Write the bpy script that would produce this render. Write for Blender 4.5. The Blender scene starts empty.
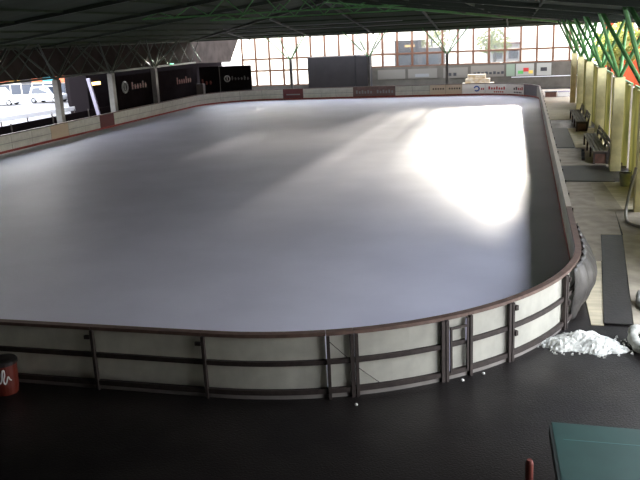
import bpy, bmesh, math, random
from mathutils import Vector, Matrix
random.seed(7)
S = bpy.context.scene
COL = S.collection
PI = math.pi

# ------------------------------------------------------------------ camera
CAM = Vector((13.794, -11.117, 5.693))
yaw, pitch, roll = .263, .258, -.046
fwd = Vector((-math.sin(yaw)*math.cos(pitch), math.cos(yaw)*math.cos(pitch), -math.sin(pitch)))
rt = Vector((math.cos(yaw), math.sin(yaw), 0))
up = rt.cross(fwd)
R_ = rt*math.cos(roll) + up*math.sin(roll)
U_ = -rt*math.sin(roll) + up*math.cos(roll)
cd = bpy.data.cameras.new('camera'); cam = bpy.data.objects.new('camera', cd); COL.objects.link(cam)
m3 = Matrix((R_, U_, -fwd)).transposed()
cam.matrix_world = Matrix.Translation(CAM) @ m3.to_4x4()
cd.sensor_fit = 'HORIZONTAL'; cd.sensor_width = 36; cd.lens = 771.7/640*36
cd.clip_start = .05; cd.clip_end = 1000
S.camera = cam

# ------------------------------------------------------------------ world, sun, exposure
W = bpy.data.worlds.new('sky'); S.world = W; W.use_nodes = True
nt = W.node_tree; nt.nodes.clear()
wo = nt.nodes.new('ShaderNodeOutputWorld'); bg = nt.nodes.new('ShaderNodeBackground')
tc = nt.nodes.new('ShaderNodeTexCoord'); sx = nt.nodes.new('ShaderNodeSeparateXYZ'); cr = nt.nodes.new('ShaderNodeValToRGB')
nt.links.new(tc.outputs['Generated'], sx.inputs[0]); nt.links.new(sx.outputs['Z'], cr.inputs[0])
cr.color_ramp.elements[0].position = 0.0; cr.color_ramp.elements[0].color = (1.0, .96, .90, 1)
cr.color_ramp.elements[1].position = 0.5; cr.color_ramp.elements[1].color = (.80, .87, 1.0, 1)
nt.links.new(cr.outputs[0], bg.inputs['Color']); bg.inputs['Strength'].default_value = 4.9
nt.links.new(bg.outputs[0], wo.inputs[0])

sd = bpy.data.lights.new('sun', 'SUN'); sun = bpy.data.objects.new('sun', sd); COL.objects.link(sun)
sd.energy = 24.0; sd.angle = math.radians(2.0); sd.color = (1.0, .93, .80)
SUN_EL = math.radians(6.9)
sdir = Vector((0.0, -math.cos(SUN_EL), -math.sin(SUN_EL)))          # travels from beyond the far end towards the near end
sun.rotation_euler = sdir.to_track_quat('-Z', 'Y').to_euler()
sun.location = (10, 120, 20)

S.view_settings.view_transform = 'Standard'; S.view_settings.look = 'None'
S.view_settings.gamma = 1; S.view_settings.use_curve_mapping = False
S.view_settings.exposure = 0.85

# ------------------------------------------------------------------ materials
MATS = {}
def mat(name, col, rough=.6, metal=0, spec=.5, noise=0, nscale=4, col2=None, bump=0, bscale=20, transl=0, transp=0, emit=0, stretch=None, nlo=.35, nhi=.65, rough2=None, tint=1):
    if name in MATS: return MATS[name]
    m = bpy.data.materials.new(name); m.use_nodes = True; t = m.node_tree
    b = t.nodes['Principled BSDF']; out = t.nodes['Material Output']
    b.inputs['Base Color'].default_value = (*col, 1); b.inputs['Roughness'].default_value = rough
    b.inputs['Metallic'].default_value = metal; b.inputs['Specular IOR Level'].default_value = spec
    co = t.nodes.new('ShaderNodeTexCoord'); src = co.outputs['Object']
    if stretch:
        mp = t.nodes.new('ShaderNodeMapping'); mp.inputs['Scale'].default_value = stretch
        t.links.new(src, mp.inputs[0]); src = mp.outputs[0]
    csrc = None
    if noise or col2:
        n = t.nodes.new('ShaderNodeTexNoise'); n.inputs['Scale'].default_value = nscale; n.inputs['Detail'].default_value = 5
        t.links.new(src, n.inputs['Vector'])
        r = t.nodes.new('ShaderNodeValToRGB'); r.color_ramp.elements[0].position = nlo; r.color_ramp.elements[1].position = nhi
        c2 = col2 or tuple(c*(1-noise) for c in col)
        r.color_ramp.elements[0].color = (*col, 1); r.color_ramp.elements[1].color = (*c2, 1)
        t.links.new(n.outputs['Fac'], r.inputs[0]); t.links.new(r.outputs[0], b.inputs['Base Color']); csrc = r.outputs[0]
        if rough2 is not None:
            mr = t.nodes.new('ShaderNodeMapRange'); mr.inputs['From Min'].default_value = nlo; mr.inputs['From Max'].default_value = nhi
            mr.inputs['To Min'].default_value = rough; mr.inputs['To Max'].default_value = rough2
            t.links.new(n.outputs['Fac'], mr.inputs[0]); t.links.new(mr.outputs[0], b.inputs['Roughness'])
    if bump:
        n2 = t.nodes.new('ShaderNodeTexNoise'); n2.inputs['Scale'].default_value = bscale; n2.inputs['Detail'].default_value = 4
        t.links.new(src, n2.inputs['Vector'])
        bp = t.nodes.new('ShaderNodeBump'); bp.inputs['Strength'].default_value = bump; bp.inputs['Distance'].default_value = .02
        t.links.new(n2.outputs['Fac'], bp.inputs['Height']); t.links.new(bp.outputs[0], b.inputs['Normal'])
    last = b.outputs[0]
    if transl:
        tr = t.nodes.new('ShaderNodeBsdfTranslucent'); tr.inputs['Color'].default_value = (*col, 1)
        if csrc: t.links.new(csrc, tr.inputs['Color'])
        mx = t.nodes.new('ShaderNodeMixShader'); mx.inputs[0].default_value = transl
        t.links.new(last, mx.inputs[1]); t.links.new(tr.outputs[0], mx.inputs[2]); last = mx.outputs[0]
    if transp:
        tp = t.nodes.new('ShaderNodeBsdfTransparent'); tp.inputs[0].default_value = (tint, tint, tint, 1)
        mx = t.nodes.new('ShaderNodeMixShader'); mx.inputs[0].default_value = transp
        t.links.new(last, mx.inputs[1]); t.links.new(tp.outputs[0], mx.inputs[2]); last = mx.outputs[0]
    if emit:
        b.inputs['Emission Color'].default_value = (*col, 1); b.inputs['Emission Strength'].default_value = emit
    t.links.new(last, out.inputs[0])
    MATS[name] = m; return m

ICE = mat('ice', (.72, .71, .83), .42, spec=.65, col2=(.81, .80, .92), nscale=.35, bump=.16, bscale=7, rough2=.50)
ASPH = mat('wet_asphalt', (.007, .0055, .0055), .55, spec=.28, col2=(.018, .015, .014), nscale=.45, bump=.35, bscale=30, rough2=.30)
CONC = mat('concrete', (.44, .38, .29), .8, noise=.35, nscale=1.6, bump=.2)
YARD = mat('yard_gravel', (.22, .21, .21), .9, noise=.25, nscale=.6)
SLABL = mat('slab_light', (.60, .52, .36), .75, noise=.3, nscale=2.5, stretch=(.6, 2.2, 1), bump=.2)
SLABG = mat('slab_grey', (.40, .34, .27), .75, noise=.3, nscale=2.5, bump=.2)
RUB = mat('black_rubber', (.022, .019, .019), .45, noise=.5, nscale=5, stretch=(1, .5, 1), bump=.3)
HDPE = mat('white_board', (.60, .59, .52), .5, noise=.15, nscale=3, transl=.35)
HDPEG = mat('grey_board', (.30, .28, .26), .5, noise=.2, nscale=3, transl=.2)
RAIL = mat('brown_rail', (.15, .095, .075), .5, noise=.35, nscale=6)
TANR = mat('tan_rail', (.52, .45, .36), .5, noise=.15, nscale=5)
STEEL = mat('dark_steel', (.045, .033, .029), .6, metal=.2, noise=.4, nscale=9)
RED = mat('kick_red', (.28, .035, .02), .5)
ADRED = mat('ad_darkred', (.12, .015, .015), .5)
ADBRN = mat('ad_brown', (.17, .10, .085), .55, noise=.3, nscale=2.5)
ADBEI = mat('ad_beige', (.62, .52, .38), .55, transl=.2)
BRDGRY = mat('board_dark_grey', (.10, .09, .10), .5)  # flat dark grey of the section by the far right corner
ADWHT = mat('ad_white', (.82, .80, .76), .5, transl=.4)
INKB = mat('ink_blue', (.03, .09, .35), .5); INKR = mat('ink_red', (.5, .03, .03), .5); INKW = mat('ink_white', (.75, .75, .72), .5)
INKD = mat('ink_dark', (.03, .03, .035), .5); INKG = mat('ink_grey', (.22, .22, .22), .6)
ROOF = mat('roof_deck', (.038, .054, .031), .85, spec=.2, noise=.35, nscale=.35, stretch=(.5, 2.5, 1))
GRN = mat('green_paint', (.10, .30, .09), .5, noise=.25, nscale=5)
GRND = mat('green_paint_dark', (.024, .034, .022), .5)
PILL = mat('pillar_sunlit', (.74, .66, .36), .75, noise=.25, nscale=2.5, bump=.2)  # yellow of the sunlight is put into the concrete colour
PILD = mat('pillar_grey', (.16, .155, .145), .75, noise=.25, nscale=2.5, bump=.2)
SKIRT = mat('skirt_sheet', (.050, .042, .038), .9, spec=0, noise=.3, nscale=.8)
BANN = mat('banner_dark', (.014, .011, .012), .9, spec=0, noise=.3, nscale=1)
FRAME = mat('window_frame', (.12, .05, .025), .5)
GLASS = mat('clear_glass', (.9, .95, .95), .05, transp=.90, tint=.5)
FROST = mat('sun_block_frost', (.50, .50, .49), .5, transl=.8)  # frosting added to keep direct sun off parts of the ice
TINT = mat('sun_dapple_tint', (.5, .5, .5), .1, transp=.85, tint=.45)  # tint added to pass weak sun dapples onto the ice
LOWW = mat('low_wall', (.11, .098, .078), .8, noise=.3, nscale=1.2)
CONT = mat('container_paint', (.045, .040, .043), .6, noise=.2, nscale=1)
KIOSK = mat('kiosk_dark', (.02, .015, .016), .7); KIOSK2 = mat('kiosk_brown', (.15, .11, .10), .7)
SIGN = mat('lit_sign', (1.0, .62, .22), .5, emit=3.0)
GLAMP = mat('lit_green', (.25, 1.0, .55), .5, emit=1.2)
ORNG = mat('orange_wall', (.36, .065, .028), .9, spec=0, noise=.25, nscale=1.5)
TARP = mat('olive_sheet', (.26, .27, .13), .7, col2=(.52, .48, .24), nscale=1.6, stretch=(1, 2.2, .25), transl=.5)
WOOD = mat('weathered_wood', (.26, .23, .19), .7, noise=.45, nscale=6, stretch=(6, .6, 1))
WOODR = mat('red_brown_wood', (.14, .065, .045), .7, noise=.35, nscale=5)
BUCK = mat('bucket_plastic', (.30, .31, .22), .5, noise=.15, nscale=4)
SNOW = mat('snow', (.80, .80, .74), .85, col2=(.42, .42, .38), nscale=7, bump=.6, bscale=14)
PLAST = mat('dark_sheet', (.07, .065, .06), .45, noise=.5, nscale=5, bump=.8, bscale=6, transp=.15)
HOSE = mat('white_hose', (.46, .46, .40), .7, noise=.4, nscale=8, bump=.6, bscale=9)
TUBE = mat('grey_tube', (.20, .18, .15), .4, metal=.4)
TEAL = mat('teal_top', (.022, .072, .064), .5, noise=.15, nscale=3)
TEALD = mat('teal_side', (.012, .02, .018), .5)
POST = mat('rust_post', (.22, .05, .035), .6)
BINR = mat('bin_red', (.15, .022, .012), .45, noise=.2, nscale=4); BINL = mat('bin_lid', (.02, .018, .018), .4)
CARW = mat('car_silver', (.78, .80, .84), .25, metal=.3); CARG = mat('car_glass', (.05, .06, .08), .1); TYRE = mat('tyre', (.02, .02, .02), .7)
HUB = mat('wheel_hub', (.5, .5, .52), .3, metal=.7)
LEAF = mat('leaf_green', (.22, .30, .07), .8, col2=(.42, .40, .12), nscale=2, transl=.4); BARK = mat('bark', (.10, .07, .05), .8)
HOUSE = mat('house_plaster', (.60, .58, .54), .8); HOUSER = mat('house_red', (.65, .16, .07), .8); TILE = mat('house_roof', (.25, .10, .07), .8); WIN = mat('house_window', (.05, .06, .08), .2)
DARKB = mat('dark_building', (.012, .010, .011), .9, spec=0); WRAIL = mat('white_rail_paint', (.78, .78, .80), .4)
WPOST = mat('pale_post', (.30, .28, .36), .6)
YEL = mat('sun_spill_gold', (.55, .40, .22), .8, col2=(.75, .68, .55), nscale=3)  # golden tone imitating sunlight spilled on the far wall

# ------------------------------------------------------------------ mesh helper
class MB:
    def __init__(s): s.v = []; s.f = []
    def add(s, vs, fs):
        o = len(s.v); s.v += [tuple(v) for v in vs]; s.f += [tuple(i+o for i in f) for f in fs]; return s
    def box(s, x0, x1, y0, y1, z0, z1):
        return s.hexa([(x0,y0,z0),(x1,y0,z0),(x1,y1,z0),(x0,y1,z0)], [(x0,y0,z1),(x1,y0,z1),(x1,y1,z1),(x0,y1,z1)])
    def hexa(s, b, t):
        return s.add(b+t, [(3,2,1,0),(4,5,6,7),(0,1,5,4),(1,2,6,5),(2,3,7,6),(3,0,4,7)])
    def bar(s, a, b, w, h=None, upv=(0,0,1)):
        a = Vector(a); b = Vector(b); h = h or w; d = (b-a).normalized(); u = Vector(upv)
        if abs(d.dot(u)) > .98: u = Vector((1,0,0))
        r = d.cross(u).normalized(); u = r.cross(d)
        q = [r*(-w/2)+u*(-h/2), r*(w/2)+u*(-h/2), r*(w/2)+u*(h/2), r*(-w/2)+u*(h/2)]
        return s.hexa([a+k for k in q], [b+k for k in q])
    def tube(s, pts, rad, n=8, closed=False, rads=None):
        pts = [Vector(p) for p in pts]; N = len(pts); vs = []; fs = []; r0 = None
        for i, p in enumerate(pts):
            d = (pts[(i+1) % N]-pts[i-1]) if closed else (pts[min(i+1, N-1)]-pts[max(i-1, 0)])
            d.normalize()
            if r0 is None:
                u = Vector((0,0,1)) if abs(d.z) < .9 else Vector((1,0,0)); r0 = d.cross(u).normalized()
            else: r0 = (r0-d*r0.dot(d)).normalized()
            q = d.cross(r0); rr = rads[i] if rads else rad
            for k in range(n):
                a = 2*PI*k/n; vs.append(p+(r0*math.cos(a)+q*math.sin(a))*rr)
        for i in range(N if closed else N-1):
            j = (i+1) % N
            for k in range(n): fs.append((i*n+k, i*n+(k+1) % n, j*n+(k+1) % n, j*n+k))
        if not closed: fs += [tuple(range(n-1, -1, -1)), tuple((N-1)*n+k for k in range(n))]
        return s.add(vs, fs)
    def lathe(s, prof, n=24, c=(0,0,0)):
        vs = []; fs = []
        for r, z in prof:
            for k in range(n): a = 2*PI*k/n; vs.append((c[0]+r*math.cos(a), c[1]+r*math.sin(a), c[2]+z))
        for i in range(len(prof)-1):
            for k in range(n): fs.append((i*n+k, i*n+(k+1) % n, (i+1)*n+(k+1) % n, (i+1)*n+k))
        fs += [tuple(range(n-1, -1, -1)), tuple((len(prof)-1)*n+k for k in range(n))]
        return s.add(vs, fs)
    def prism(s, poly, axis, a, b):
        """poly: 2D outline; extruded along axis ('x','y','z') from a to b"""
        def P(p, t): return {'x': (t, p[0], p[1]), 'y': (p[0], t, p[1]), 'z': (p[0], p[1], t)}[axis]
        n = len(poly); vs = [P(p, a) for p in poly]+[P(p, b) for p in poly]
        return s.add(vs, [tuple(range(n-1, -1, -1)), tuple(range(n, 2*n))]+[(i, (i+1) % n, n+(i+1) % n, n+i) for i in range(n)])
    def strip(s, s0, s1, o0, o1, z0, z1, step=.35):
        """solid strip following the rink outline from arc length s0 to s1, offsets o0..o1 outward"""
        n = max(1, int(math.ceil((s1-s0)/step))); vs = []; fs = []
        for i in range(n+1):
            t = s0+(s1-s0)*i/n
            for o, z in ((o0,z0),(o1,z0),(o1,z1),(o0,z1)):
                x, y, a = path(t, o); vs.append((x, y, z))
        for i in range(n):
            for k in range(4): fs.append((4*i+k, 4*i+(k+1) % 4, 4*i+4+(k+1) % 4, 4*i+4+k))
        fs += [(3,2,1,0), (4*n, 4*n+1, 4*n+2, 4*n+3)]
        return s.add(vs, fs)
    def build(s, name, m, parent=None, loc=None, smooth=False):
        base = Vector(loc) if loc is not None else (Vector(parent['_o']) if parent is not None and '_o' in parent else Vector((0,0,0)))
        if parent is not None and '_o' in parent: base = Vector(parent['_o'])
        me = bpy.data.meshes.new(name)
        me.from_pydata([tuple(Vector(v)-base) for v in s.v], [], s.f); me.validate()
        b = bmesh.new(); b.from_mesh(me); bmesh.ops.recalc_face_normals(b, faces=b.faces); b.to_mesh(me); b.free()
        me.materials.append(m)
        if smooth:
            for p in me.polygons: p.use_smooth = True
        o = bpy.data.objects.new(name, me); COL.objects.link(o)
        if parent is not None: o.parent = parent
        else: o.location = base
        if parent is not None: o['_o'] = tuple(base)
        return o
def tag(o, label=None, cat=None, group=None, kind=None):
    if label: o['label'] = label
    if cat: o['category'] = cat
    if group: o['group'] = group
    if kind: o['kind'] = kind
    return o
def thing(name, loc, label, cat, group=None, rz=0):
    """Empty at the thing's base; parts are given in world coordinates unless loc-local is wanted"""
    o = bpy.data.objects.new(name, None); COL.objects.link(o); o.location = loc; o['_o'] = tuple(loc)
    o.empty_display_size = .2
    return tag(o, label, cat, group)
def struct(o): o['kind'] = 'structure'; return o
def dup(root, loc, label, group=None):
    r = root.copy(); COL.objects.link(r); r.location = loc; r['label'] = label
    if group: r['group'] = group
    for ch in list(root.children):
        c = ch.copy(); COL.objects.link(c); c.parent = r
        for g in list(ch.children):
            d = g.copy(); COL.objects.link(d); d.parent = c
    return r

# ------------------------------------------------------------------ rink outline (30 x 60 m, rounded corners)
RW, RL, RR = 30.0, 60.0, 6.17
QL = RR*PI/2
SEG = [('l',(-15+RR,0),(15-RR,0)),('a',(15-RR,RR),-90),('l',(15,RR),(15,RL-RR)),('a',(15-RR,RL-RR),0),
       ('l',(15-RR,RL),(-15+RR,RL)),('a',(-15+RR,RL-RR),90),('l',(-15,RL-RR),(-15,RR)),('a',(-15+RR,RR),180)]
def path(s, off=0):
    for g in SEG:
        if g[0] == 'l':
            (x0,y0),(x1,y1) = g[1], g[2]; l = math.hypot(x1-x0, y1-y0)
            if s <= l+1e-9:
                tx, ty = (x1-x0)/l, (y1-y0)/l
                return x0+tx*s+ty*off, y0+ty*s-tx*off, math.atan2(ty, tx)
            s -= l
        else:
            if s <= QL+1e-9:
                a = math.radians(g[2])+s/RR
                return g[1][0]+(RR+off)*math.cos(a), g[1][1]+(RR+off)*math.sin(a), a+PI/2
            s -= QL
    return path(s, off)
TOT = 2*(RW-2*RR)+2*(RL-2*RR)+4*QL
FZ = -.13

# ------------------------------------------------------------------ structure: floors
struct(MB().box(-19, 19.4, -16, 69, FZ-.3, FZ).build('floor', ASPH))
g = MB().box(-160, 160, -60, 240, FZ-.5, FZ-.31); struct(g.build('ground', YARD))
n = 120
ol = [path(TOT*i/n, 0.02)[:2] for i in range(n)]
struct(MB().prism(ol, 'z', FZ+.005, 0).build('ice_surface', ICE))
# concrete strip along the right side of the rink, built of poured slabs of different tone
def slab(x0, x1, y0, y1, m, z=.03): return MB().box(x0, x1, y0, y1, FZ, FZ+z).build('floor_slab', m)
# outline of slab next to the board follows x=15.12
for (poly, m) in (
    ([(15.2,4.2),(15.44,4.2),(15.78,8.7),(15.2,8.7)], SLABL),
    ([(15.2,8.7),(15.8,8.7),(16.0,11.4),(16.55,11.4),(16.7,14.7),(16.2,14.7),(16.3,19.4),(15.2,19.4)], SLABG),
    ([(16.2,14.7),(16.95,14.7),(16.75,19.4),(16.3,19.4)], CONC),
    ([(16.95,14.7),(19.3,14.7),(19.3,19.4),(16.75,19.4)], SLABL),
    ([(16.6,11.4),(19.3,11.4),(19.3,14.7),(16.7,14.7)], SLABG),
    ([(16.0,4.2),(19.3,4.2),(19.3,11.4),(16.58,11.4)], CONC),
    ([(15.2,23.0),(19.3,23.0),(19.3,28.0),(15.2,28.0)], SLABG),
    ([(16.3,28.2),(19.3,28.2),(19.3,36.0),(16.3,36.0)], SLABL),
    ([(15.2,40.5),(19.3,40.5),(19.3,57.0),(15.2,57.0)], SLABL),
    ([(15.2,57.0),(19.3,57.0),(19.3,66.0),(15.2,66.0)], SLABG)):
    struct(MB().prism(poly, 'z', FZ, FZ+.02).build('floor_slab', m))
# ------------------------------------------------------------------ roof
EZ, SL, X0, Y0, Y1 = 5.75, .13, 18.8, -16.0, 62.9
RZ = EZ+SL*X0
th = .25
def rz(x, y): return EZ+SL*min(X0-abs(x), Y1-y, y-Y0)
ra, rb = (0, Y0+X0), (0, Y1-X0)
def roofpts(dz): return [(-X0,Y0,EZ+dz),(X0,Y0,EZ+dz),(X0,Y1,EZ+dz),(-X0,Y1,EZ+dz),(ra[0],ra[1],RZ+dz),(rb[0],rb[1],RZ+dz)]
mb = MB(); vs = roofpts(0)+roofpts(th)
fs = []
for k, o in ((0,0),(1,6)):
    fs += [(o+0,o+1,o+4),(o+1,o+2,o+5,o+4),(o+2,o+3,o+5),(o+3,o+0,o+4,o+5)]
for i in range(4): fs.append((i, (i+1) % 4, 6+(i+1) % 4, 6+i))
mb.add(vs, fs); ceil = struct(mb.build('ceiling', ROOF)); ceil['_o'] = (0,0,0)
# eave beams and purlins, rafters under the deck
e = MB(); z0, z1 = EZ-.04, EZ+.30
e.box(-X0, X0, Y1-.16, Y1+.05, z0, z1); e.box(-X0, X0, Y0-.05, Y0+.16, z0, z1)
e.box(-X0-.05, -X0+.16, Y0, Y1, z0, z1); e.box(X0-.16, X0+.05, Y0, Y1, z0, z1)
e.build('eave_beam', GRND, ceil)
for i, d in enumerate((2.2, 4.6, 7.0, 9.6, 12.2, 15.0)):
    z = EZ+SL*d-.05
    MB().bar((-X0+d, Y1-d, z), (X0-d, Y1-d, z),   .06, .10).build('purlin', ROOF, ceil)
    for sg in (-1, 1):
        MB().bar((sg*(X0-d), Y0+d, z), (sg*(X0-d), Y1-d, z),   .06, .10).build('purlin', ROOF, ceil)
for sg in (-1, 1):
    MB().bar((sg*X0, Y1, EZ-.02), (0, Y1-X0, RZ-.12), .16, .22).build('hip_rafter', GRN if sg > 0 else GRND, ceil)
for x in (-12.3, -6.15, 0, 6.15, 12.3):
    d = X0-abs(x)
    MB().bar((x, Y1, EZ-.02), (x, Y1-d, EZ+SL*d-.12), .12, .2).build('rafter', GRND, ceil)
for y in (-8.5, -1, 6.5, 14, 21.5, 29, 36.5):
    for sg in (-1, 1):
        MB().bar((sg*X0, y, EZ-.02), (0, y, rz(0, y)-.12), .12, .2).build('rafter', GRND, ceil)
# light conduits hung under the far slope
for (xa, xb, d, dz) in ((-13, 12, 5.8, .16), (-14, -6, 3.4, .12), (-15, 4, 8.4, .2)):
    z = EZ+SL*d-dz
    MB().tube([(xa, Y1-d, z), (xb, Y1-d, z)], .035, 6).build('conduit', INKG, ceil)
# lattice truss hanging below the ridge
for yt in (40.0, 30.0):
    t = MB()
    zb = 7.15
    t.tube([(-7, yt, zb-.1), (9, yt, zb-.1)], .05, 6)
    xs = [-7+2*i for i in range(9)]
    for i in range(8):
        xm = xs[i]+1
        t.tube([(xs[i], yt, zb-.1), (xm, yt, rz(xm, yt)-.05)], .035, 6); t.tube([(xm, yt, rz(xm, yt)-.05), (xs[i+1], yt, zb-.1)], .035, 6)
    t.build('lattice_truss', GRN, ceil)

# ------------------------------------------------------------------ near wall and side skirts
struct(MB().box(-19, 19.2, -16.4, -16.1, FZ, 5.9).build('wall_near', SKIRT))
struct(MB().box(-19, -18.7, -16.1, 22, FZ, 3.5).build('wall_left', DARKB))
sk = MB().prism([(-16.1,3.75),(62,3.75),(62.1,3.62),(73.8,3.3),(77.0,5.9),(62.9,6.0),(-16.1,6.0)], 'x', -18.75, -18.65)
struct(sk.build('trim_1', SKIRT))
struct(MB().box(19.0, 19.2, -16.1, -4.5, FZ, 5.9).build('shade_wall_right', SKIRT))  # unseen wall added to grade the daylight along the near boards
# ------------------------------------------------------------------ far glazed front
YF = 68.0
XM = [-15.18+1.50*i for i in range(24)]
wi = 0
for i in range(23):
    xa, xb = XM[i], XM[i+1]; xc = (xa+xb)/2
    tall = xb < -7.4
    zb = .86 if tall else 2.38
    zs = [zb, 2.42, 3.62, 6.2] if tall else [zb, 3.62, 6.2]
    wi += 1
    fr = MB()
    fr.box(xa, xa+.2, YF-.07, YF+.07, zb-.08, 6.2)
    for z in zs: fr.box(xa+.2, xb, YF-.06, YF+.06, z-.08, z+.08)
    w = struct(fr.build('window_%d' % wi, FRAME)); w['_o'] = (0,0,0)
    clear = 4.6 < xc < 13.2  # panes left clear only where the sun patch should reach the ice
    for a, b in zip(zs[:-1], zs[1:]):
        m = GLASS if clear or (i in (10, 11, 12) and b < 4) else FROST
        if i in (8, 9, 10, 11, 12) and b > 6:
            # added tinted strip lets sun dapples through, added frosting blocks the rest
            for c0, c1, mm in (((a+.08, 4.15, FROST), (4.15, 4.95, TINT), (4.95, b-.08, FROST)) if i < 10 else ((a+.08, 4.9, TINT), (4.9, b-.08, FROST))):
                MB().box(xa+.2, xb, YF-.012, YF+.012, c0, c1).build('glass_pane', mm, w)
            continue
        MB().box(xa+.2, xb, YF-.012, YF+.012, a+.08, b-.08).build('glass_pane', m, w)
struct(MB().box(-15.2, 18.8, YF-.1, YF+.1, 6.2, 6.6).build('trim_2', FRAME))  # unseen header, raised to block sun passing over the glazing
struct(MB().box(-7.4, 19.0, YF-.12, YF+.12, FZ, 2.34).build('wall_far', LOWW))
struct(MB().box(-15.2, -7.4, YF-.12, YF+.12, FZ, .82).build('wall_far_left', LOWW))
struct(MB().box(12.6, 18.9, YF-.16, YF-.12, .96, 1.03).build('trim_3', WRAIL))

# ------------------------------------------------------------------ dasher boards: one section at a time
bounds = [5.1, 7.2, 9.3, 11.36, 13.42, 15.48, 17.54, 19.60, 20.06, 21.64, 22.12, 23.10, 25.08]
s = 27.08
while s < 75.5: bounds.append(round(s, 2)); s += 2.0
bounds = [b for b in bounds if b < 75.2]+[76.5, 78.95, 81.0, 83.05, 85.1, 86.55, 87.98, 89.55, 91.12, 93.08, 95.06, 96.7, 98.14, 99.88, 101.86, 103.92]
s = 106.02
while s < 147: bounds.append(round(s, 2)); s += 2.0
ORD = ['first','second','third','fourth','fifth','sixth','seventh','eighth','ninth','tenth','eleventh','twelfth','thirteenth','fourteenth','fifteenth','sixteenth','seventeenth','eighteenth','nineteenth','twentieth','twenty-first','twenty-second','twenty-third','twenty-fourth','twenty-fifth']
def section(s0, s1, style, label, group):
    x, y, a = path((s0+s1)/2)
    far = s0 > 30
    t = thing('dasher_board', (x, y, FZ), label, 'rink board', group)
    pm = {'w': HDPE, 'red': ADRED, 'brown': ADBRN, 'beige': ADBEI, 'grey': BRDGRY, 'banner': ADWHT}[style]
    g = .012
    MB().strip(s0+g, s1-g, 0, .03, .0, .985).build('panel', pm, t)
    MB().strip(s0+.004, s1-.004, -.05, .085, .975, 1.035).build('top_rail', RAIL if not (30 < s0 < 75) else TANR, t)
    MB().strip(s0, s1, .032, .095, .475, .555).build('middle_rail', STEEL, t)
    MB().strip(s0, s1, .032, .105, -.04, .045).build('bottom_rail', STEEL, t)
    MB().strip(s0, s1, .035, .06, FZ, -.042).build('sill', HDPEG, t)
    k = MB().strip(s0+g, s1-g, -.012, -.001, .0, .13).build('kick_strip', RED, t); k['label'] = 'red kick strip along the ice'
    if far and 76 < s0 < 150 and style == 'w':
        MB().strip(s0+g, s1-g, -.01, -.001, .50, .525).build('seam_strip', INKG, t)
    # upright at the start of the section
    x0, y0, a0 = path(s0, 0)
    def pb(sa, sb, o0, o1, z0, z1, nm='post', m=STEEL): return MB().strip(sa, sb, o0, o1, z0, z1).build(nm, m, t)
    pb(s0+.004, s0+.055, .06, .135, FZ, .985)
    return t, pb
secs = {}
near_l = {5.1:'white board section of the near end, two before the one by the red bin',
 7.2:'white board section of the near end, left of the one behind the red bin',
 9.3:'white board section cut by the left edge of the picture, before the bin',
 11.36:'dim white board section beside the red litter bin at the left edge',
 13.42:'dim white board section directly behind and right of the red litter bin',
 15.48:'shaded white board section with a hooked post at each end, near end',
 17.54:'wide shaded board section in the middle, just left of the narrow braced one',
 19.6:'narrow white board section with a thin diagonal wire, left of double post',
 20.06:'white board section between the double post and the narrow latched gate',
 21.64:'narrow gate section of the boards with a small inner latch frame',
 22.1:'x', 22.12:'short bright white board section right of the narrow gate',
 23.1:'brightest curved white board section with two hinge knobs on its left post',
 25.08:'curved board section half hidden behind the hanging dark plastic sheet'}
cnt_r = cnt_l = 0
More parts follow.
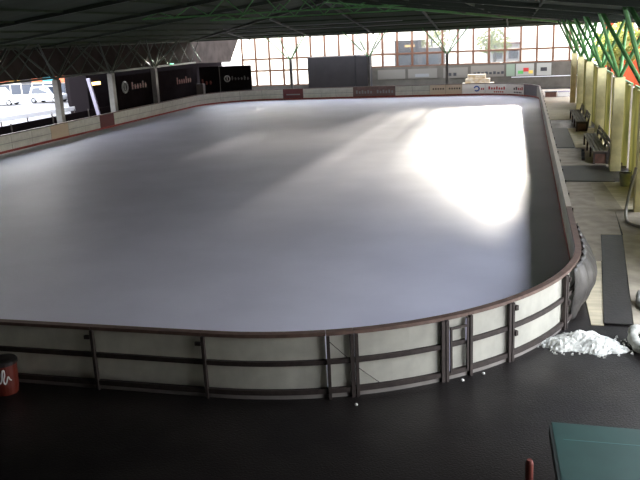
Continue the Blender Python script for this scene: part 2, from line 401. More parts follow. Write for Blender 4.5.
for s0, s1 in zip(bounds[:-1], bounds[1:]):
    m = (s0+s1)/2; style = 'w'; grp = None
    if s0 < 26: lab = near_l[s0]; grp = 'near end boards'
    elif s0 < 75:
        lab = 'pale capped board section on the right side, %s beyond the plastic sheet' % ORD[cnt_r]; cnt_r += 1; grp = 'right side boards'
    elif s0 < 76.4: lab = 'board section in the far right corner, right of the dark grey one'; grp = 'far end boards'
    else:
        grp = 'far end boards'
        if s0 == 76.5: style = 'grey'; lab = 'dark grey board section at the far right corner of the ice'
        elif s0 in (78.95,): style = 'banner'; lab = 'white advert board section with dark small lettering beside the grey one'
        elif s0 == 81.0: style = 'banner'; lab = 'white advert board section with red lettering, far end'
        elif s0 == 83.05: style = 'banner'; lab = 'white advert board section with the blue emblem, far end'
        elif s0 == 85.1: style = 'beige'; lab = 'beige board section left of the white advert with blue emblem'
        elif s0 == 86.55: style = 'beige'; lab = 'beige board section right of the two blank white ones, by the far post'
        elif s0 == 87.98: lab = 'blank white board section touching the beige ones, far end'
        elif s0 == 89.55: lab = 'blank white board section touching the brown adverts, far end'
        elif s0 == 91.12: style = 'brown'; lab = 'brown advert board section next to the blank white one, far end'
        elif s0 == 93.08: style = 'brown'; lab = 'brown advert board section with pale scrawl below the container edge'
        elif s0 == 95.06: lab = 'white board section below the container, nearest the brown adverts'
        elif s0 == 96.7: lab = 'white board section under the middle of the dark container'
        elif s0 == 98.14: lab = 'white board section between container and dark red advert'
        elif s0 == 99.88: style = 'red'; lab = 'dark red advert board section at the foot of the far post'
        elif s0 == 101.86: lab = 'white board section left of the dark red far end advert'
        elif s0 == 103.92: lab = 'white board section in front of the tall windows, far end'
        else:
            if abs(s0-126.02) < .02: style = 'red'; lab = 'dark red board section alone in the long left side'
            elif abs(s0-132.02) < .02: style = 'beige'; lab = 'beige board section in the long left side, near a grey pillar'
            else: lab = 'white board section of the left side, %s from the far glazed corner' % ORD[cnt_l]
            cnt_l += 1; grp = 'left side boards'
    t, pb = section(s0, s1, style, lab, grp)
    secs[s0] = t
    # marks and fittings
    if s0 == 20.06 or s0 == 21.64 or s0 == 23.10 or s0 == 25.08:
        pb(s0-.075, s0-.012, .06, .125, FZ, .985)
    if s0 in (15.48, 17.54):
        for z in (.86,): pb(s0-.10, s0+.004, .10, .15, z-.03, z+.03, 'hook')
    if s0 in (23.10, 25.08):
        for z in (.88, .40): pb(s0+.056, s0+.12, .08, .16, z-.045, z+.045, 'hinge_knob')
    if s0 == 19.6:
        a = Vector((*path(s0+.05, .10)[:2], .88)); b = Vector((*path(s1-.07, .10)[:2], .52)); MB().tube([a, b], .007, 5).build('brace_wire', STEEL, t)
    if s0 == 20.06:
        a = Vector((*path(s0+.05, .10)[:2], .38)); b = Vector((*path(s0+.42, .10)[:2], .05)); MB().tube([a, b], .007, 5).build('brace_wire', STEEL, t)
    if s0 == 21.64:
        fr = MB(); fr.strip(s0+.09, s1-.02, .10, .13, .80, .84); fr.strip(s0+.09, s0+.125, .10, .13, .02, .84); fr.strip(s1-.06, s1-.025, .10, .13, .02, .96)
        fr.build('latch_frame', STEEL, t)
        e2 = MB(); e2.strip(s0+.065, s0+.088, .10, .115, .05, .80); e2.strip(s1-.085, s1-.062, .10, .115, .55, .95)
        o = e2.build('edge_trim', WPOST, t); o['label'] = 'pale blue-grey edge trim'
    def mark(nm, sa, sb, z0, z1, m): return MB().strip(s0+sa, s0+sb, -.014, -.002, z0, z1).build(nm, m, t)
    if style == 'banner':
        if s0 == 83.05:
            # round blue emblem, a ring with a bar
            r = MB()
            for k in range(12):
                if k in (0, 11): continue
                a = 2*PI*k/12; r.strip(s0+.75+.22*math.cos(a)-.06, s0+.75+.22*math.cos(a)+.06, -.014, -.002, .56+.2*math.sin(a)-.06, .56+.2*math.sin(a)+.06)
            r.build('emblem', INKB, t)
            for k in range(2): mark('lettering', .1+.16*k, .2+.16*k, .45, .62, INKR)
        else:
            for k in range(7 if s0 == 81.0 else 5):
                mark('lettering', .15+.24*k, .29+.24*k, .48, .66 if k % 3 else .74, INKR if s0 == 81.0 or k < 3 else INKD)
            for k in range(5): mark('lettering', .3+.2*k, .42+.2*k, .22, .34, INKD if s0 < 81 else INKR)
    if style == 'brown':
        for k in range(6): mark('lettering', .2+.27*k, .36+.27*k, .38, .60+.08*(k % 2), INKG)
    if style == 'beige' and s0 < 90:
        for k in range(5): mark('lettering', .15+.22*k, .28+.22*k, .55, .7, LOWW)
    if s0 == 99.88:
        mark('lettering', .3, 1.65, .42, .52, INKG)

# ------------------------------------------------------------------ tree columns: pillar with four roof struts
def column(x, y, inward, side, pm, strut_m, label, group, zt=3.6, w=.5, dirx=True):
    t = thing('roof_column', (x, y, FZ), label, 'column', group)
    MB().box(x-w/2, x+w/2, y-w/2, y+w/2, FZ, zt).build('pillar', pm, t)
    MB().box(x-w/2+.08, x+w/2-.08, y-w/2+.08, y+w/2-.08, zt, zt+.05).build('cap_plate', STEEL, t)
    for a in (-1, 1):
        for b in (-1, 1):
            if side in 'lr':
                sg = -1 if side == 'r' else 1
                dx = sg*(1.15 if b > 0 else -.55); dy = a*3.3
            else: dx = a*(2.1 if b > 0 else 1.15); dy = -1.6 if b > 0 else .2
            tx, ty = x+dx, y+dy
            MB().tube([(x+dx*.04, y+dy*.04, zt+.03), (tx, ty, rz(tx, ty)-.02)], .07 if side in 'lr' else .05, 8).build('strut', strut_m, t)
    return t
for i in range(7):
    y = 7+7.5*i
    place = ['nearest the camera', 'beside the grey bucket, cut by the right edge', 'behind the near bench end', 'behind the near bench', 'between the two benches', 'behind the far bench', 'nearest the far low wall'][i]
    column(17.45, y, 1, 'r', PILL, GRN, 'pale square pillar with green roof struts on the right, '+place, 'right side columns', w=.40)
for i in range(3, 7):
    y = 7+7.5*i
    place = ['at the left edge of the picture', 'right of the parked cars', 'right of the dark gap with the lit sign', 'in front of the dark banners'][i-3]
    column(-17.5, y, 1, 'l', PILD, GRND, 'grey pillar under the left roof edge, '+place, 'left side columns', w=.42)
for x, lb in ((-8.1, 'in front of the tall bright windows'), (-.42, 'at the right end of the dark container'), (6.9, 'right of the outdoor kiosk')):
    column(x, 62.3, 1, 'f', PILD, GRN, 'far end grey column with forked green struts, '+lb, 'far end columns', w=.24)
lat = MB()
yy = -15.0
while yy < 62:
    lat.tube([(-17.5, yy, 3.75), (-17.5, yy+2.5, 5.85)], .035, 6); lat.tube([(-17.5, yy+2.5, 3.75), (-17.5, yy, 5.85)], .035, 6); yy += 2.5
struct(lat.build('trim_5', GRND))
# top beam joining the left columns
struct(MB().box(-17.62, -17.38, -16, 61, 3.66, 3.8).build('trim_4', GRND))

# ------------------------------------------------------------------ left side: banners, rail, dark building, cars
def banner(name, pts, label, z0, z1, marks):
    (xa, ya), (xb, yb) = pts; d = Vector((xb-xa, yb-ya, 0)); L = d.length; d.normalize(); nrm = Vector((d.y, -d.x, 0))
    t = thing(name, ((xa+xb)/2, (ya+yb)/2, FZ), label, 'banner', 'dark banners at the left far corner')
    A = Vector((xa, ya, 0)); B = Vector((xb, yb, 0))
    MB().bar(A+Vector((0,0,(z0+z1)/2)), B+Vector((0,0,(z0+z1)/2)), .05, z1-z0).build('banner_sheet', BANN, t)
    p = MB()
    for f in (0, .5, 1): q = A+d*(L*f)-nrm*.08; p.bar(q+Vector((0,0,FZ)), q+Vector((0,0,z1)), .08)
    p.build('banner_frame', STEEL, t)
    for kind, u, z, sz, m in marks:
        c = A+d*u+nrm*.04
        if kind == 'ring':
            pts_ = [c+d*(sz*math.cos(k*PI/8))+Vector((0,0,z+sz*math.sin(k*PI/8))) for k in range(16)]
            o = MB().tube(pts_, sz*.22, 5, closed=True)
            o.bar(c+Vector((0,0,z-sz*.6)), c+Vector((0,0,z+sz*.6)), sz*.2, sz*.3, upv=d); o.build('emblem', m, t)
        else:
            for k in range(kind):
                o = MB()
                hh = sz*(1.5 if k in (0, 4) else 1); q = c+d*(k*sz*1.25)
                o.bar(q+Vector((0,0,z)), q+Vector((0,0,z+hh)), .04, sz*.45, upv=d)
                o.bar(q-d*(sz*.3)+Vector((0,0,z+hh*.5)), q+d*(sz*.45)+Vector((0,0,z+hh*.5)), .04, sz*.25)
                o.build('lettering', m, t)
    return t
banner('banner', ((-17.95, 45.6), (-17.95, 53.2)), 'dark banner with a faint round emblem between the two right-hand grey pillars', FZ, 3.3, [('ring', 1.7, 2.35, .42, INKG), (6, 3.0, 2.1, .38, ADRED)])
banner('banner', ((-17.95, 53.5), (-17.95, 62.2)), 'dark banner running into the corner behind the rightmost grey pillar', FZ, 3.25, [(7, 4.0, 1.9, .4, ADRED)])
banner('banner', ((-17.8, 62.6), (-15.7, 62.6)), 'narrow dark banner with faint red lettering in the far left corner', FZ, 3.24, [(3, .3, 1.5, .34, POST)])
banner('banner', ((-15.6, 62.6), (-12.35, 62.6)), 'dark banner with a pale round emblem and lettering left of the windows', FZ, 3.24, [('ring', .75, 2.0, .28, INKW), (6, 1.3, 1.85, .26, INKG)])
tag(MB().box(-17.2, -16.5, 60.2, 60.7, FZ, 1.7).build('cabinet', mat('cabinet_grey', (.12, .10, .09), .6)), 'small grey-brown cabinet standing before the dark corner banner', 'cabinet')
# white rail of the forecourt
t = thing('guard_rail', (-22, 42, FZ), 'long white guard rail outside the left opening below the parked cars', 'rail')
MB().bar((-23.4, 32, .9), (-21.6, 45.4, .9), .08, .32).build('rail', WRAIL, t)
for k in range(6):
    f = k/5; x = -23.4+1.8*f; y = 32.1+13.2*f
    MB().bar((x, y, FZ-.31), (x, y, .86), .07).build('post', STEEL, t)
t = thing('hedge_bank', (-21, 40, FZ), 'dark low fence panels under the left opening, behind the boards', 'fence')
MB().box(-20.3, -20.2, 20, 60, FZ-.31, .75).build('fence_panel', BANN, t)
for k in range(9): MB().box(-20.18, -20.10, 20+5*k-.04, 20+5*k+.04, FZ-.31, .85).build('post', STEEL, t)
# dark building beyond
t = thing('side_building', (-24, 55, FZ), 'dark low side building behind the left pillars with a lit sign', 'building')
MB().prism([(-20.6,46),(-22.2,46),(-42,76.5),(-20.6,76)], 'z', FZ-.31, 4.4).build('wall', DARKB, t)
MB().prism([(-20.6,45.8),(-22.3,45.8),(-42.3,76.7),(-20.6,76.2)], 'z', 4.4, 4.6).build('roof', DARKB, t)
MB().box(-20.6, -20.54, 47.5, 49.0, FZ-.3, 1.9).build('door', BANN, t)
tag(MB().box(-20.6, -20.5, 46.6, 48.0, 2.62, 2.86).build('lit_sign', SIGN), 'small warm lit sign on the dark side building, left background', 'sign')
tag(MB().box(-20.6, -20.5, 50.9, 51.3, 1.55, 1.72).build('wall_lamp', SIGN), 'tiny warm lamp low on the dark side building', 'lamp')
tag(MB().box(-18.65, -18.5, 57.8, 58.3, 3.62, 3.82).build('exit_lamp', GLAMP), 'small green-white lamp above the dark corner banners', 'lamp')
t = thing('leaning_post', (-19.0, 44.5, FZ), 'pale leaning post in the dark gap right of the cars', 'post')
MB().bar((-18.95, 44.7, FZ), (-19.15, 43.9, 3.3), .34, .12).build('pole', WPOST, t); MB().box(-19.2, -18.7, 44.45, 44.95, FZ, FZ+.1).build('foot', STEEL, t)

def car(x, y, rzv, label, L=4.4, Wd=1.85, H=1.75, estate=True):
    t = bpy.data.objects.new('car', None); COL.objects.link(t); t.location = (x, y, FZ-.31); t.rotation_euler = (0,0,rzv)
    tag(t, label, 'car', 'parked cars seen through the left opening')
    h = L/2
    prof = [(-h,.35),(-h+.05,.85),(-h+.25,1.0),(-h+.55,H-.06),(-h+1.0,H),(.45,H-.02),(1.15,1.05),(h-.15,.9),(h,.6),(h,.33)]
    body = MB(); n = len(prof)
    vs = []
    for (w, ins) in ((-Wd/2, 0), (-Wd/2+.0, 0), (Wd/2, 0)): pass
    for sgn in (-1, 1):
        for px, pz in prof:
            k = Wd/2-(.16 if pz > 1.1 else 0); vs.append((px, sgn*k, pz))
    fs = [tuple(range(n)), tuple(range(2*n-1, n-1, -1))]+[(i, (i+1) % n, n+(i+1) % n, n+i) for i in range(n)]
    body.add(vs, fs); body.build('body', CARW, t)
    gl = MB()
    for sgn in (-1, 1):
        y0 = sgn*(Wd/2-.135); y1 = sgn*(Wd/2-.02)
        gl.add([(-h+.5,y1,1.08),(.95,y1,1.08),(.42,y0,H-.12),(-h+.75,y0,H-.12),(-h+.5,y1-sgn*.05,1.08),(.95,y1-sgn*.05,1.08),(.42,y0-sgn*.05,H-.12),(-h+.75,y0-sgn*.05,H-.12)], [(0,1,2,3),(7,6,5,4),(0,4,5,1),(1,5,6,2),(2,6,7,3),(3,7,4,0)])
    gl.build('side_window', CARG, t)
    MB().hexa([(1.13,-Wd/2+.22,1.10),(1.17,-Wd/2+.22,1.10),(1.17,Wd/2-.22,1.10),(1.13,Wd/2-.22,1.10)], [(.50,-Wd/2+.26,H-.08),(.54,-Wd/2+.26,H-.08),(.54,Wd/2-.26,H-.08),(.50,Wd/2-.26,H-.08)]).build('windscreen', CARG, t)
    for ax in (-h+.8, h-.85):
        for sgn in (-1, 1):
            w = MB(); w.tube([(ax, sgn*(Wd/2-.2), .34), (ax, sgn*(Wd/2+.01), .34)], .34, 18); wo_ = w.build('wheel', TYRE, t)
            MB().tube([(ax, sgn*(Wd/2+.0), .34), (ax, sgn*(Wd/2+.03), .34)], .2, 14).build('hub_cap', HUB, wo_)
    return t
car(-45.0, 67.5, math.radians(8), 'white car at the left edge beyond the left opening', H=2.0, L=4.7)
car(-40.2, 70.0, math.radians(-4), 'silver car parked right of the white one, half behind a pillar', H=1.9, L=4.6)
car(-52.0, 66.5, math.radians(12), 'pale car mostly hidden by the left pillar', H=2.0, L=4.7)
t = thing('shop_building', (-52, 84, FZ-.31), 'low shop front with coloured signs behind the parked cars', 'building')
MB().box(-66, -42.2, 80, 88, FZ-.31, 3.4).build('wall', HOUSE, t)
cols = [HOUSER, mat('sign_teal', (.05, .30, .35), .5), HOUSER, INKD, mat('sign_yellow', (.8, .45, .08), .5), mat('sign_teal', (.05, .30, .35), .5), INKB, HOUSER, mat('sign_yellow', (.8, .45, .08), .5), INKD]
for k in range(14):
    MB().box(-65.8+1.68*k, -64.3+1.68*k, 79.8, 79.98, 1.35+.12*(k % 3), 2.25+.15*(k % 2)).build('sign_panel', cols[k % 10], t)
    MB().box(-65.8+1.68*k, -64.4+1.68*k, 79.9, 79.99, .0, 1.25).build('shop_window', WIN, t)
MB().box(-66.3, -42, 79.5, 88.3, 3.4, 3.6).build('roof', TILE, t)

# ------------------------------------------------------------------ far end: container, kiosk, posters, outdoors
t = thing('storage_container', (-4.2, 65.6, FZ), 'tall dark grey container standing between far columns behind the boards', 'container')
MB().box(-7.15, -2.35, 65, 67.2, FZ+.08, 3.68).build('body', CONT, t)
MB().box(-2.25, -1.05, 65, 67.2, FZ+.08, 3.64).build('side_unit', CONT, t)
MB().box(-2.36, -2.24, 65.05, 67.1, FZ+.08, 3.72).build('joint_strip', INKD, t)
for x in (-6.9, -2.7, -1.3):
    MB().box(x-.08, x+.08, 65.1, 67.1, FZ, FZ+.08).build('foot', STEEL, t)
def poster(x0, x1, z0, z1, m, label, marks=()):
    t = thing('poster', ((x0+x1)/2, YF-.17, z0), label, 'poster', 'adverts on the far low wall')
    MB().box(x0, x1, YF-.175, YF-.145, z0, z1).build('sheet', m, t)
    for (a, b, c, d, mm) in marks: MB().box(a, b, YF-.19, YF-.176, c, d).build('mark', mm, t)
P1 = mat('poster_grey', (.17, .155, .13), .7); P2 = mat('poster_pale', (.34, .34, .30), .7); P3 = mat('poster_green', (.22, .28, .20), .7)
poster(-.6, 2.2, 1.15, 2.1, P1, 'plain grey poster on the far wall right of the container')
poster(2.5, 5.4, 1.15, 2.1, P1, 'grey poster with a dark band below the outdoor kiosk', [(3.2, 4.6, 1.3, 1.6, INKG)])
poster(6.0, 8.4, 1.1, 2.1, P1, 'grey poster with dark figures just right of the third far column', [(6.4, 6.8, 1.3, 1.6, INKD), (7.0, 7.3, 1.3, 1.6, INKD)])
poster(8.7, 11.9, 1.1, 2.2, P1, 'wide pale sign with a row of black characters on the far wall', [(8.95+.38*k, 9.2+.38*k, 1.35, 1.55+.06*(k % 2), INKD) for k in range(8)])
poster(12.1, 12.9, 1.1, 2.25, P3, 'pale green narrow poster on the far wall')
poster(13.0, 14.7, 1.1, 2.25, P2, 'white poster with red and green splash, far wall', [(13.2, 13.7, 1.3, 1.6, mat('mark_green', (.1, .4, .1), .6)), (13.7, 14.2, 1.5, 1.85, INKR), (14.2, 14.6, 1.3, 1.6, mat('mark_yellow', (.7, .5, .1), .6))])
poster(14.95, 16.3, 1.1, 2.25, P2, 'pale poster with a dark rectangle, rightmost on the far wall', [(15.3, 15.9, 1.5, 1.85, INKD)])
# golden blocks added to imitate the sun spill on the far wall
t = thing('sun_spill_blocks', (9.4, 66.4, FZ), 'stacked pale golden blocks standing in for a sun spill on the far wall', 'sun spill')
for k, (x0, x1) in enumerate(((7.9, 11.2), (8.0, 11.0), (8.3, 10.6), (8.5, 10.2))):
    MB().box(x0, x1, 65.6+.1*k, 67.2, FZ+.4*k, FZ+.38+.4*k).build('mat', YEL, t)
tag(MB().lathe([(.0,0),(.42,0),(.5,.35),(.32,.62),(.0,.68)], 16, (-12.0, 63.6, FZ)).build('grit_box', mat('pale_blue', (.35, .48, .62), .5)), 'pale blue rounded bin behind the far boards before the windows', 'bin')

t = thing('kiosk', (1.5, 77, FZ), 'dark outdoor kiosk with a lit yellow sign beyond the far windows', 'building')
MB().box(-.1, 2.45, 76, 79, FZ-.31, 4.75).build('main_block', KIOSK, t)
MB().box(2.45, 5.1, 76.2, 79, FZ-.31, 3.95).build('side_block', KIOSK2, t)
MB().box(-.3, 2.6, 75.8, 79.2, 4.75, 4.9).build('roof', KIOSK, t)
MB().box(1.0, 2.1, 75.95, 76.0, 4.1, 4.33).build('lit_sign', SIGN, t)
MB().box(2.9, 4.7, 76.14, 76.2, 2.0, 3.1).build('window', WIN, t)
def tree(x, y, h, r, label, n=26):
    t = thing('tree', (x, y, FZ-.31), label, 'tree', 'trees beyond the hall')
    MB().tube([(x, y, FZ-.31), (x+.1, y, h*.35), (x, y+.1, h*.62)], .2, 8, rads=[.28, .2, .12]).build('trunk', BARK, t)
    b = MB(); rnd = random.Random(int(x*10+y))
    for k in range(n*14):
        a = rnd.uniform(0, 2*PI); u = rnd.uniform(-1, 1); q = rnd.random()**.33
        p = Vector((x+r*q*math.cos(a)*math.sqrt(1-u*u), y+r*q*math.sin(a)*math.sqrt(1-u*u), h*.66+h*.34*q*u))
        d = Vector((rnd.uniform(-1,1), rnd.uniform(-1,1), rnd.uniform(-1,1))).normalized(); e_ = d.orthogonal().normalized(); f_ = d.cross(e_); z = rnd.uniform(.18, .4)
        b.add([p+e_*z, p+f_*z*.6, p-e_*z, p-f_*z*.6], [(0,1,2,3)])
    b.build('crown', LEAF, t)
tree(1.2, 100, 8.0, 3.2, 'yellow-green tree behind the dark outdoor kiosk')
tree(16.6, 100, 6.4, 3.0, 'pale green tree beyond the rightmost far windows')
tree(9.5, 108, 5.6, 2.6, 'small pale tree beyond the far windows, middle right')
tree(21.6, 60, 5.8, 1.7, 'green tree outside the right side, nearer of two')
tree(21.4, 67.5, 5.4, 1.5, 'green tree outside the far right corner of the hall, farther of two')
t = thing('terrace_house', (12, 118, FZ), 'low pale building outside the far right windows', 'building')
MB().box(8, 21, 116, 124, FZ-.31, 3.2).build('wall', HOUSE, t); MB().box(7.6, 21.4, 115.6, 124.4, 3.2, 3.5).build('roof', TILE, t)
for k in range(5): MB().box(9+2.4*k, 10.4+2.4*k, 115.9, 116, 1.0, 2.4).build('window', WIN, t)

# ------------------------------------------------------------------ right side: sheets, orange building
for i in range(6):
    ya = 7+7.5*i+.6; yb = ya+6.3
    n = 40; vs = []; fs = []
    for k in range(n+1):
        y = ya+(yb-ya)*k/n; x = 17.95+.07*math.sin(k*1.3)+.04*math.sin(k*2.9+i)
        zt_ = 3.22+.03*math.sin(i*2.1+k*.5)
        vs += [(x, y, FZ+.02), (x, y, zt_), (x+.03, y, FZ+.02), (x+.03, y, zt_)]
    for k in range(n):
        o = 4*k; fs += [(o, o+4, o+5, o+1), (o+2, o+3, o+7, o+6), (o+1, o+5, o+7, o+3), (o, o+2, o+6, o+4)]
    fs += [(0, 1, 3, 2), (4*n, 4*n+2, 4*n+3, 4*n+1)]
    t = thing('side_curtain', (17.95, (ya+yb)/2, FZ), 'olive plastic curtain on the right side, ' + ['beside the camera end', 'behind the grey bucket', 'behind the near bench', 'between near and far bench', 'behind the far bench', 'nearest the far wall'][i], 'curtain', 'olive curtains between the right pillars')
    MB().add(vs, fs).build('sheet', TARP, t)
    p = MB()
    for y in (ya-.1, yb+.1): p.bar((18.0, y, FZ), (18.0, y, 3.25), .08)
    p.build('frame', WOOD, t)
    MB().bar((18.0, ya-.15, 3.28), (18.0, yb+.15, 3.28), .07).build('top_tube', GRN, t)
    # diagonal brace leaning from the ground to the tube
    MB().bar((17.62, ya+1.0, FZ), (17.9, ya+3.6, 3.2), .10).build('brace', TARP, t)
t = thing('orange_building', (29, 76, FZ-.31), 'orange-red building outside behind the right roof struts', 'building')
MB().box(24.2, 34, 48, 104, FZ-.31, 9.8).build('wall', ORNG, t)
for k in range(5):
    MB().box(24.14, 24.2, 52+9*k, 55+9*k, 4.2, 5.6).build('window', WIN, t)
MB().box(23.9, 34.3, 47.7, 104.3, 9.8, 10.1).build('roof', TILE, t)

# ------------------------------------------------------------------ right aisle objects
tag(MB().prism([(15.35,19.5),(17.2,19.4),(17.2,23.1),(15.3,22.9)], 'z', FZ+.021, FZ+.04).build('rubber_mat', RUB), 'wide black rubber mat across the aisle before the near bench', 'mat', 'black aisle mats')
tag(MB().prism([(15.44,4.25),(15.97,4.25),(16.55,11.3),(16.02,11.3)], 'z', FZ+.021, FZ+.04).build('rubber_mat', RUB), 'long narrow black rubber mat nearest the snow heap', 'mat', 'black aisle mats')
tag(MB().prism([(15.3,28.4),(16.25,28.4),(16.25,36.2),(15.3,36.2)], 'z', FZ+.005, FZ+.02).build('rubber_mat', RUB), 'black rubber mat on the aisle beside the boards, before the far bench', 'mat', 'black aisle mats')
def bench(y0, y1, label, x=17.0, extra=True):
    t = thing('bench', (x, (y0+y1)/2, FZ), label, 'bench', 'benches along the right aisle')
    for k in range(4): MB().box(x-.30+.15*k, x-.18+.15*k, y0, y1, .42, .46).build('seat_slat', WOOD, t)
    for k in range(2): MB().hexa([(x+.34+.05*k,y0,.56+.17*k),(x+.37+.05*k,y0,.56+.17*k),(x+.37+.05*k,y1,.56+.17*k),(x+.34+.05*k,y1,.56+.17*k)], [(x+.37+.05*k,y0,.68+.17*k),(x+.40+.05*k,y0,.68+.17*k),(x+.40+.05*k,y1,.68+.17*k),(x+.37+.05*k,y1,.68+.17*k)]).build('back_slat', WOOD, t)
    n = 4
    for k in range(n):
        y = y0+.1+(y1-y0-.2)*k/(n-1)
        MB().prism([(x-.28,FZ+.02),(x-.2,FZ+.02),(x-.2,.32),(x+.24,.32),(x+.24,FZ+.02),(x+.33,FZ+.02),(x+.47,.84),(x+.42,.86),(x+.30,.42),(x-.28,.42)], 'y', y-.03, y+.03).build('leg_frame', STEEL, t)
    if extra: o = MB().box(x-.24, x+.28, y0+.15, y0+.22, FZ+.03, .40).build('end_panel', WOODR, t)
bench(23.4, 29.3, 'long weathered slatted bench nearer the camera, with red-brown end panel', 17.0)
bench(34.4, 41.0, 'farther weathered slatted bench on the right aisle', 16.95)
t = thing('bucket', (17.45, 18.6, FZ+.02), 'grey-green bucket on the slabs beside the right pillars', 'bucket')
bx, by = 17.45, 18.6
MB().lathe([(.15,FZ+.02),(.21,.36),(.225,.36),(.225,.385),(.195,.385),(.14,FZ+.05)], 20, (bx, by, 0)).build('pail', BUCK, t, smooth=False)
MB().tube([(bx-.22, by, .33), (bx-.2, by-.1, .45), (bx, by-.14, .52), (bx+.2, by-.1, .45), (bx+.22, by, .33)], .01, 6).build('handle', STEEL, t)
# boots / oddments under and before the bench
for (x, y, lb) in ((16.45, 25.5, 'dark boot on the slab left of the near bench, farther one'), (16.4, 24.6, 'dark boot on the slab left of the near bench, nearer one')):
    t = thing('boot', (x, y, FZ+.02), lb, 'boot', 'boots by the near bench')
    MB().prism([(y-.16,FZ+.02),(y+.16,FZ+.02),(y+.16,.22),(y+.04,.22),(y+.02,.05),(y-.14,.0)], 'x', x-.06, x+.06).build('shaft', INKD, t)
    MB().box(x-.065, x+.065, y-.17, y+.17, FZ+.02, FZ+.045).build('sole', WOODR, t)
t = thing('crate', (15.95, 57.6, FZ), 'small dark red crate on the floor beyond the far right corner', 'crate')
MB().box(15.55, 16.45, 57.4, 58.0, FZ+.02, .28).build('body', WOODR, t); MB().box(15.5, 16.5, 57.35, 58.05, .28, .33).build('lid', INKD, t)
t = thing('cooler_box', (17.0, 58.0, FZ), 'white low box right of the dark red crate', 'box')
MB().box(16.6, 17.5, 57.7, 58.4, FZ+.02, .25).build('body', INKW, t); MB().box(16.57, 17.53, 57.67, 58.43, .25, .31).build('lid', WPOST, t)
# curved steel tube stand
tb = [(17.2, 14.12, 1.35), (17.05, 14.0, .7), (16.9, 13.6, .1), (16.85, 13.0, FZ+.07), (16.9, 12.5, FZ+.07), (17.2, 12.15, FZ+.07), (17.7, 12.05, FZ+.07)]
def smooth_pts(p, it=2):
    for _ in range(it):
        q = [p[0]]
        for a, b in zip(p[:-1], p[1:]):
            a = Vector(a); b = Vector(b); q += [tuple(a*.75+b*.25), tuple(a*.25+b*.75)]
        q.append(p[-1]); p = q
    return p
tag(MB().tube(smooth_pts(tb), .045, 8).build('drain_pipe', TUBE), 'bent grey tube lying in a curve at the right edge below the bucket', 'tube')
# white hose coils
def coil(x, y, r, label, tilt=0):
    t = MB(); pts = []; rads = []; rnd = random.Random(int(x*77+y*10))
    for k in range(34):
        a = 2*PI*k/34; rr = r*(1+.10*math.sin(3*a+1)); pts.append((x+rr*math.cos(a), y+rr*1.15*math.sin(a), FZ+.15+.06*math.sin(2*a+x)))
        rads.append(.095*(.72+.45*abs(math.sin(k*.85))))
    t.tube(pts, .13, 10, closed=True, rads=rads)
    return tag(t.build('hose_coil', HOSE, smooth=True), label, 'hose', 'white coils at the right edge')
coil(16.2, 3.2, .36, 'crumpled off-white hose coil at the right edge, nearer the snow heap')
coil(16.60, 5.4, .34, 'crumpled off-white hose coil farther back, cut by the right edge')
# snow heap
def heap(cx, cy, rx, ry, h, seed, n=46):
    rnd = random.Random(seed); vs = []; fs = []
    ph = [rnd.uniform(0, 6) for _ in range(6)]
    for i in range(n+1):
        for j in range(n+1):
            u = i/n*2-1; v = j/n*2-1; a = math.atan2(v, u); d = math.hypot(u, v)
            lim = .78+.10*math.sin(3*a+ph[0])+.07*math.sin(7*a+ph[1])+.04*math.sin(13*a+ph[2])
            z = h*max(0, 1-(d/lim)**1.5)*(1+.3*math.sin(9*u+ph[3])*math.sin(8*v+ph[4]))+ (rnd.uniform(-.02, .03) if d < lim else 0)
            vs.append((cx+rx*u, cy+ry*v, FZ+max(z, -.01) if d < lim else FZ-.03))
    for i in range(n):
        for j in range(n): a = i*(n+1)+j; fs.append((a, a+n+1, a+n+2, a+1))
    m = MB(); m.add(vs, fs)
    rnd2 = random.Random(seed+1)
    for _ in range(110):
        a = rnd2.uniform(0, 2*PI); d = rnd2.uniform(.45, 1.0)**.7; x = cx+rx*d*math.cos(a)*1.02; y = cy+ry*d*math.sin(a)*1.02; q = rnd2.uniform(.008, .026)
        m.hexa([(x-q,y-q*.7,FZ),(x+q,y-q,FZ),(x+q*.8,y+q,FZ),(x-q,y+q*.9,FZ)], [(x-q*.6,y-q*.5,FZ+q*1.5),(x+q*.5,y-q*.6,FZ+q*1.2),(x+q*.5,y+q*.5,FZ+q*1.6),(x-q*.4,y+q*.5,FZ+q)])
    return m
tag(heap(14.98, 3.15, .98, .60, .22, 5).build('snow_heap', SNOW), 'heap of scraped white snow outside the curved near right boards', 'snow', kind='stuff')
# dark plastic sheet hung over the boards
vs = []; fs = []; n = 30; mrows = 14
for i in range(n+1):
    s_ = 25.5+(29.4-25.5)*i/n
    for j in range(mrows+1):
        f = j/mrows
        bulge = .10+.30*math.sin(PI*min(1, f*1.05))**.8*math.sin(PI*(i/n))**.6+.03*math.sin(i*1.7+f*5)
        x, y, a = path(s_, bulge+.02); vs.append((x, y, 1.0+(FZ+.03-1.0)*f))
for i in range(n):
    for j in range(mrows): a = i*(mrows+1)+j; fs.append((a, a+mrows+1, a+mrows+2, a+1))
ps = MB().add(vs, fs).build('plastic_sheet', PLAST, smooth=True)
sm = ps.modifiers.new('thick', 'SOLIDIFY'); sm.thickness = .008
tag(ps, 'dark translucent plastic sheet hanging outside the right curve of the boards', 'sheet')

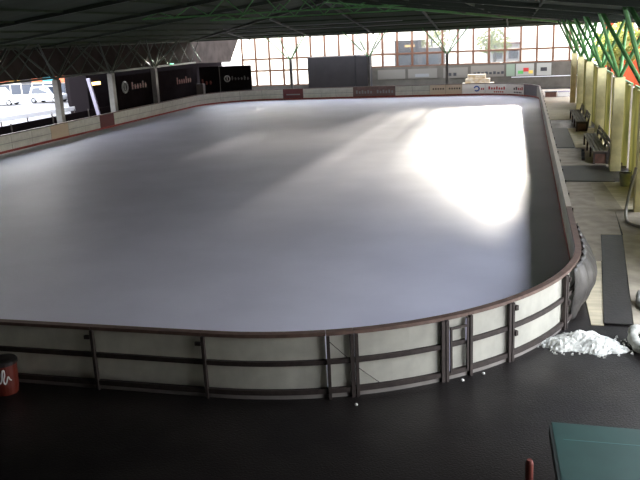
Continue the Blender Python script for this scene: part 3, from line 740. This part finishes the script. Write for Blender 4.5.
# ------------------------------------------------------------------ foreground
t = thing('games_table', (15.4, -2.9, FZ), 'dark teal table top in the lower right corner', 'table')
MB().hexa([(14.33,-3.9,.70),(16.6,-3.95,.70),(16.5,-1.72,.70),(14.23,-1.68,.70)], [(14.33,-3.9,.75),(16.6,-3.95,.75),(16.5,-1.72,.75),(14.23,-1.68,.75)]).build('table_top', TEAL, t)
MB().box(14.36, 16.4, -2.12, -2.10, .7501, .7515).build('seam_line', mat('teal_pale', (.06, .15, .14), .5), t)
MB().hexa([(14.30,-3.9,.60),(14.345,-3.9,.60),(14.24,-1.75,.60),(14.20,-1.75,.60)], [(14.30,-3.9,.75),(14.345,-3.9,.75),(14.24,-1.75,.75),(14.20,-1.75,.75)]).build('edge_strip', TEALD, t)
for x in (14.5, 16.3):
    for y in (-3.7, -1.9): MB().box(x-.04, x+.04, y-.04, y+.04, FZ, .70).build('leg', STEEL, t)
t = thing('bollard', (13.95, -2.92, FZ), 'slim rust-red post at the bottom edge left of the teal table', 'post')
MB().lathe([(.045,FZ+.02),(.045,.86),(.03,.9)], 12, (13.95, -2.92, 0)).build('pole', POST, t); MB().box(13.85, 14.05, -3.02, -2.82, FZ, FZ+.02).build('base_plate', STEEL, t)
bx, by = 5.08, -.44
t = thing('litter_bin', (bx, by, FZ), 'red litter bin with a black lid and white script at the left edge', 'bin')
body = MB().lathe([(.19,FZ),(.21,.0),(.225,.42),(.23,.42)], 24, (bx, by, 0)).build('body', BINR, t)
MB().lathe([(.245,.42),(.245,.47),(.22,.50),(.10,.52)], 24, (bx, by, 0)).build('lid', BINL, t)
# white script on the side that faces the camera
ca = math.atan2(CAM.y-by, CAM.x-bx)-.1
def onbin(u, z): a = ca+u; z = z-.05; r = .218+.04*(z-.2); return (bx+r*math.cos(a), by+r*math.sin(a), z)
cur = [(-.62,.36),(-.5,.42),(-.38,.36),(-.48,.27),(-.6,.22),(-.5,.15),(-.3,.22),(-.18,.40),(-.05,.42),(-.02,.32),(-.2,.22),(-.12,.14),(.05,.18),(.2,.30),(.3,.22),(.42,.2)]
MB().tube(smooth_pts([onbin(u+.1, z) for u, z in cur]), .013, 6).build('script_mark', INKW, t)
# small ice lumps along the near boards
rnd = random.Random(3)
for k, (s_, o) in enumerate(((20.0, .42), (21.9, .22), (22.35, .20))):
    x, y, a = path(s_, o); q = .03
    tag(MB().lathe([(.6*q,0),(q,.4*q),(.8*q,1.1*q),(.3*q,1.4*q)], 7, (x, y, FZ)).build('ice_lump', SNOW), ['small pale lump on the floor below the double post', 'small white lump on the floor below the narrow gate', 'small white lump on the floor just right of the gate'][k], 'ice lump')
for o in bpy.data.objects:
    if '_o' in o: del o['_o']
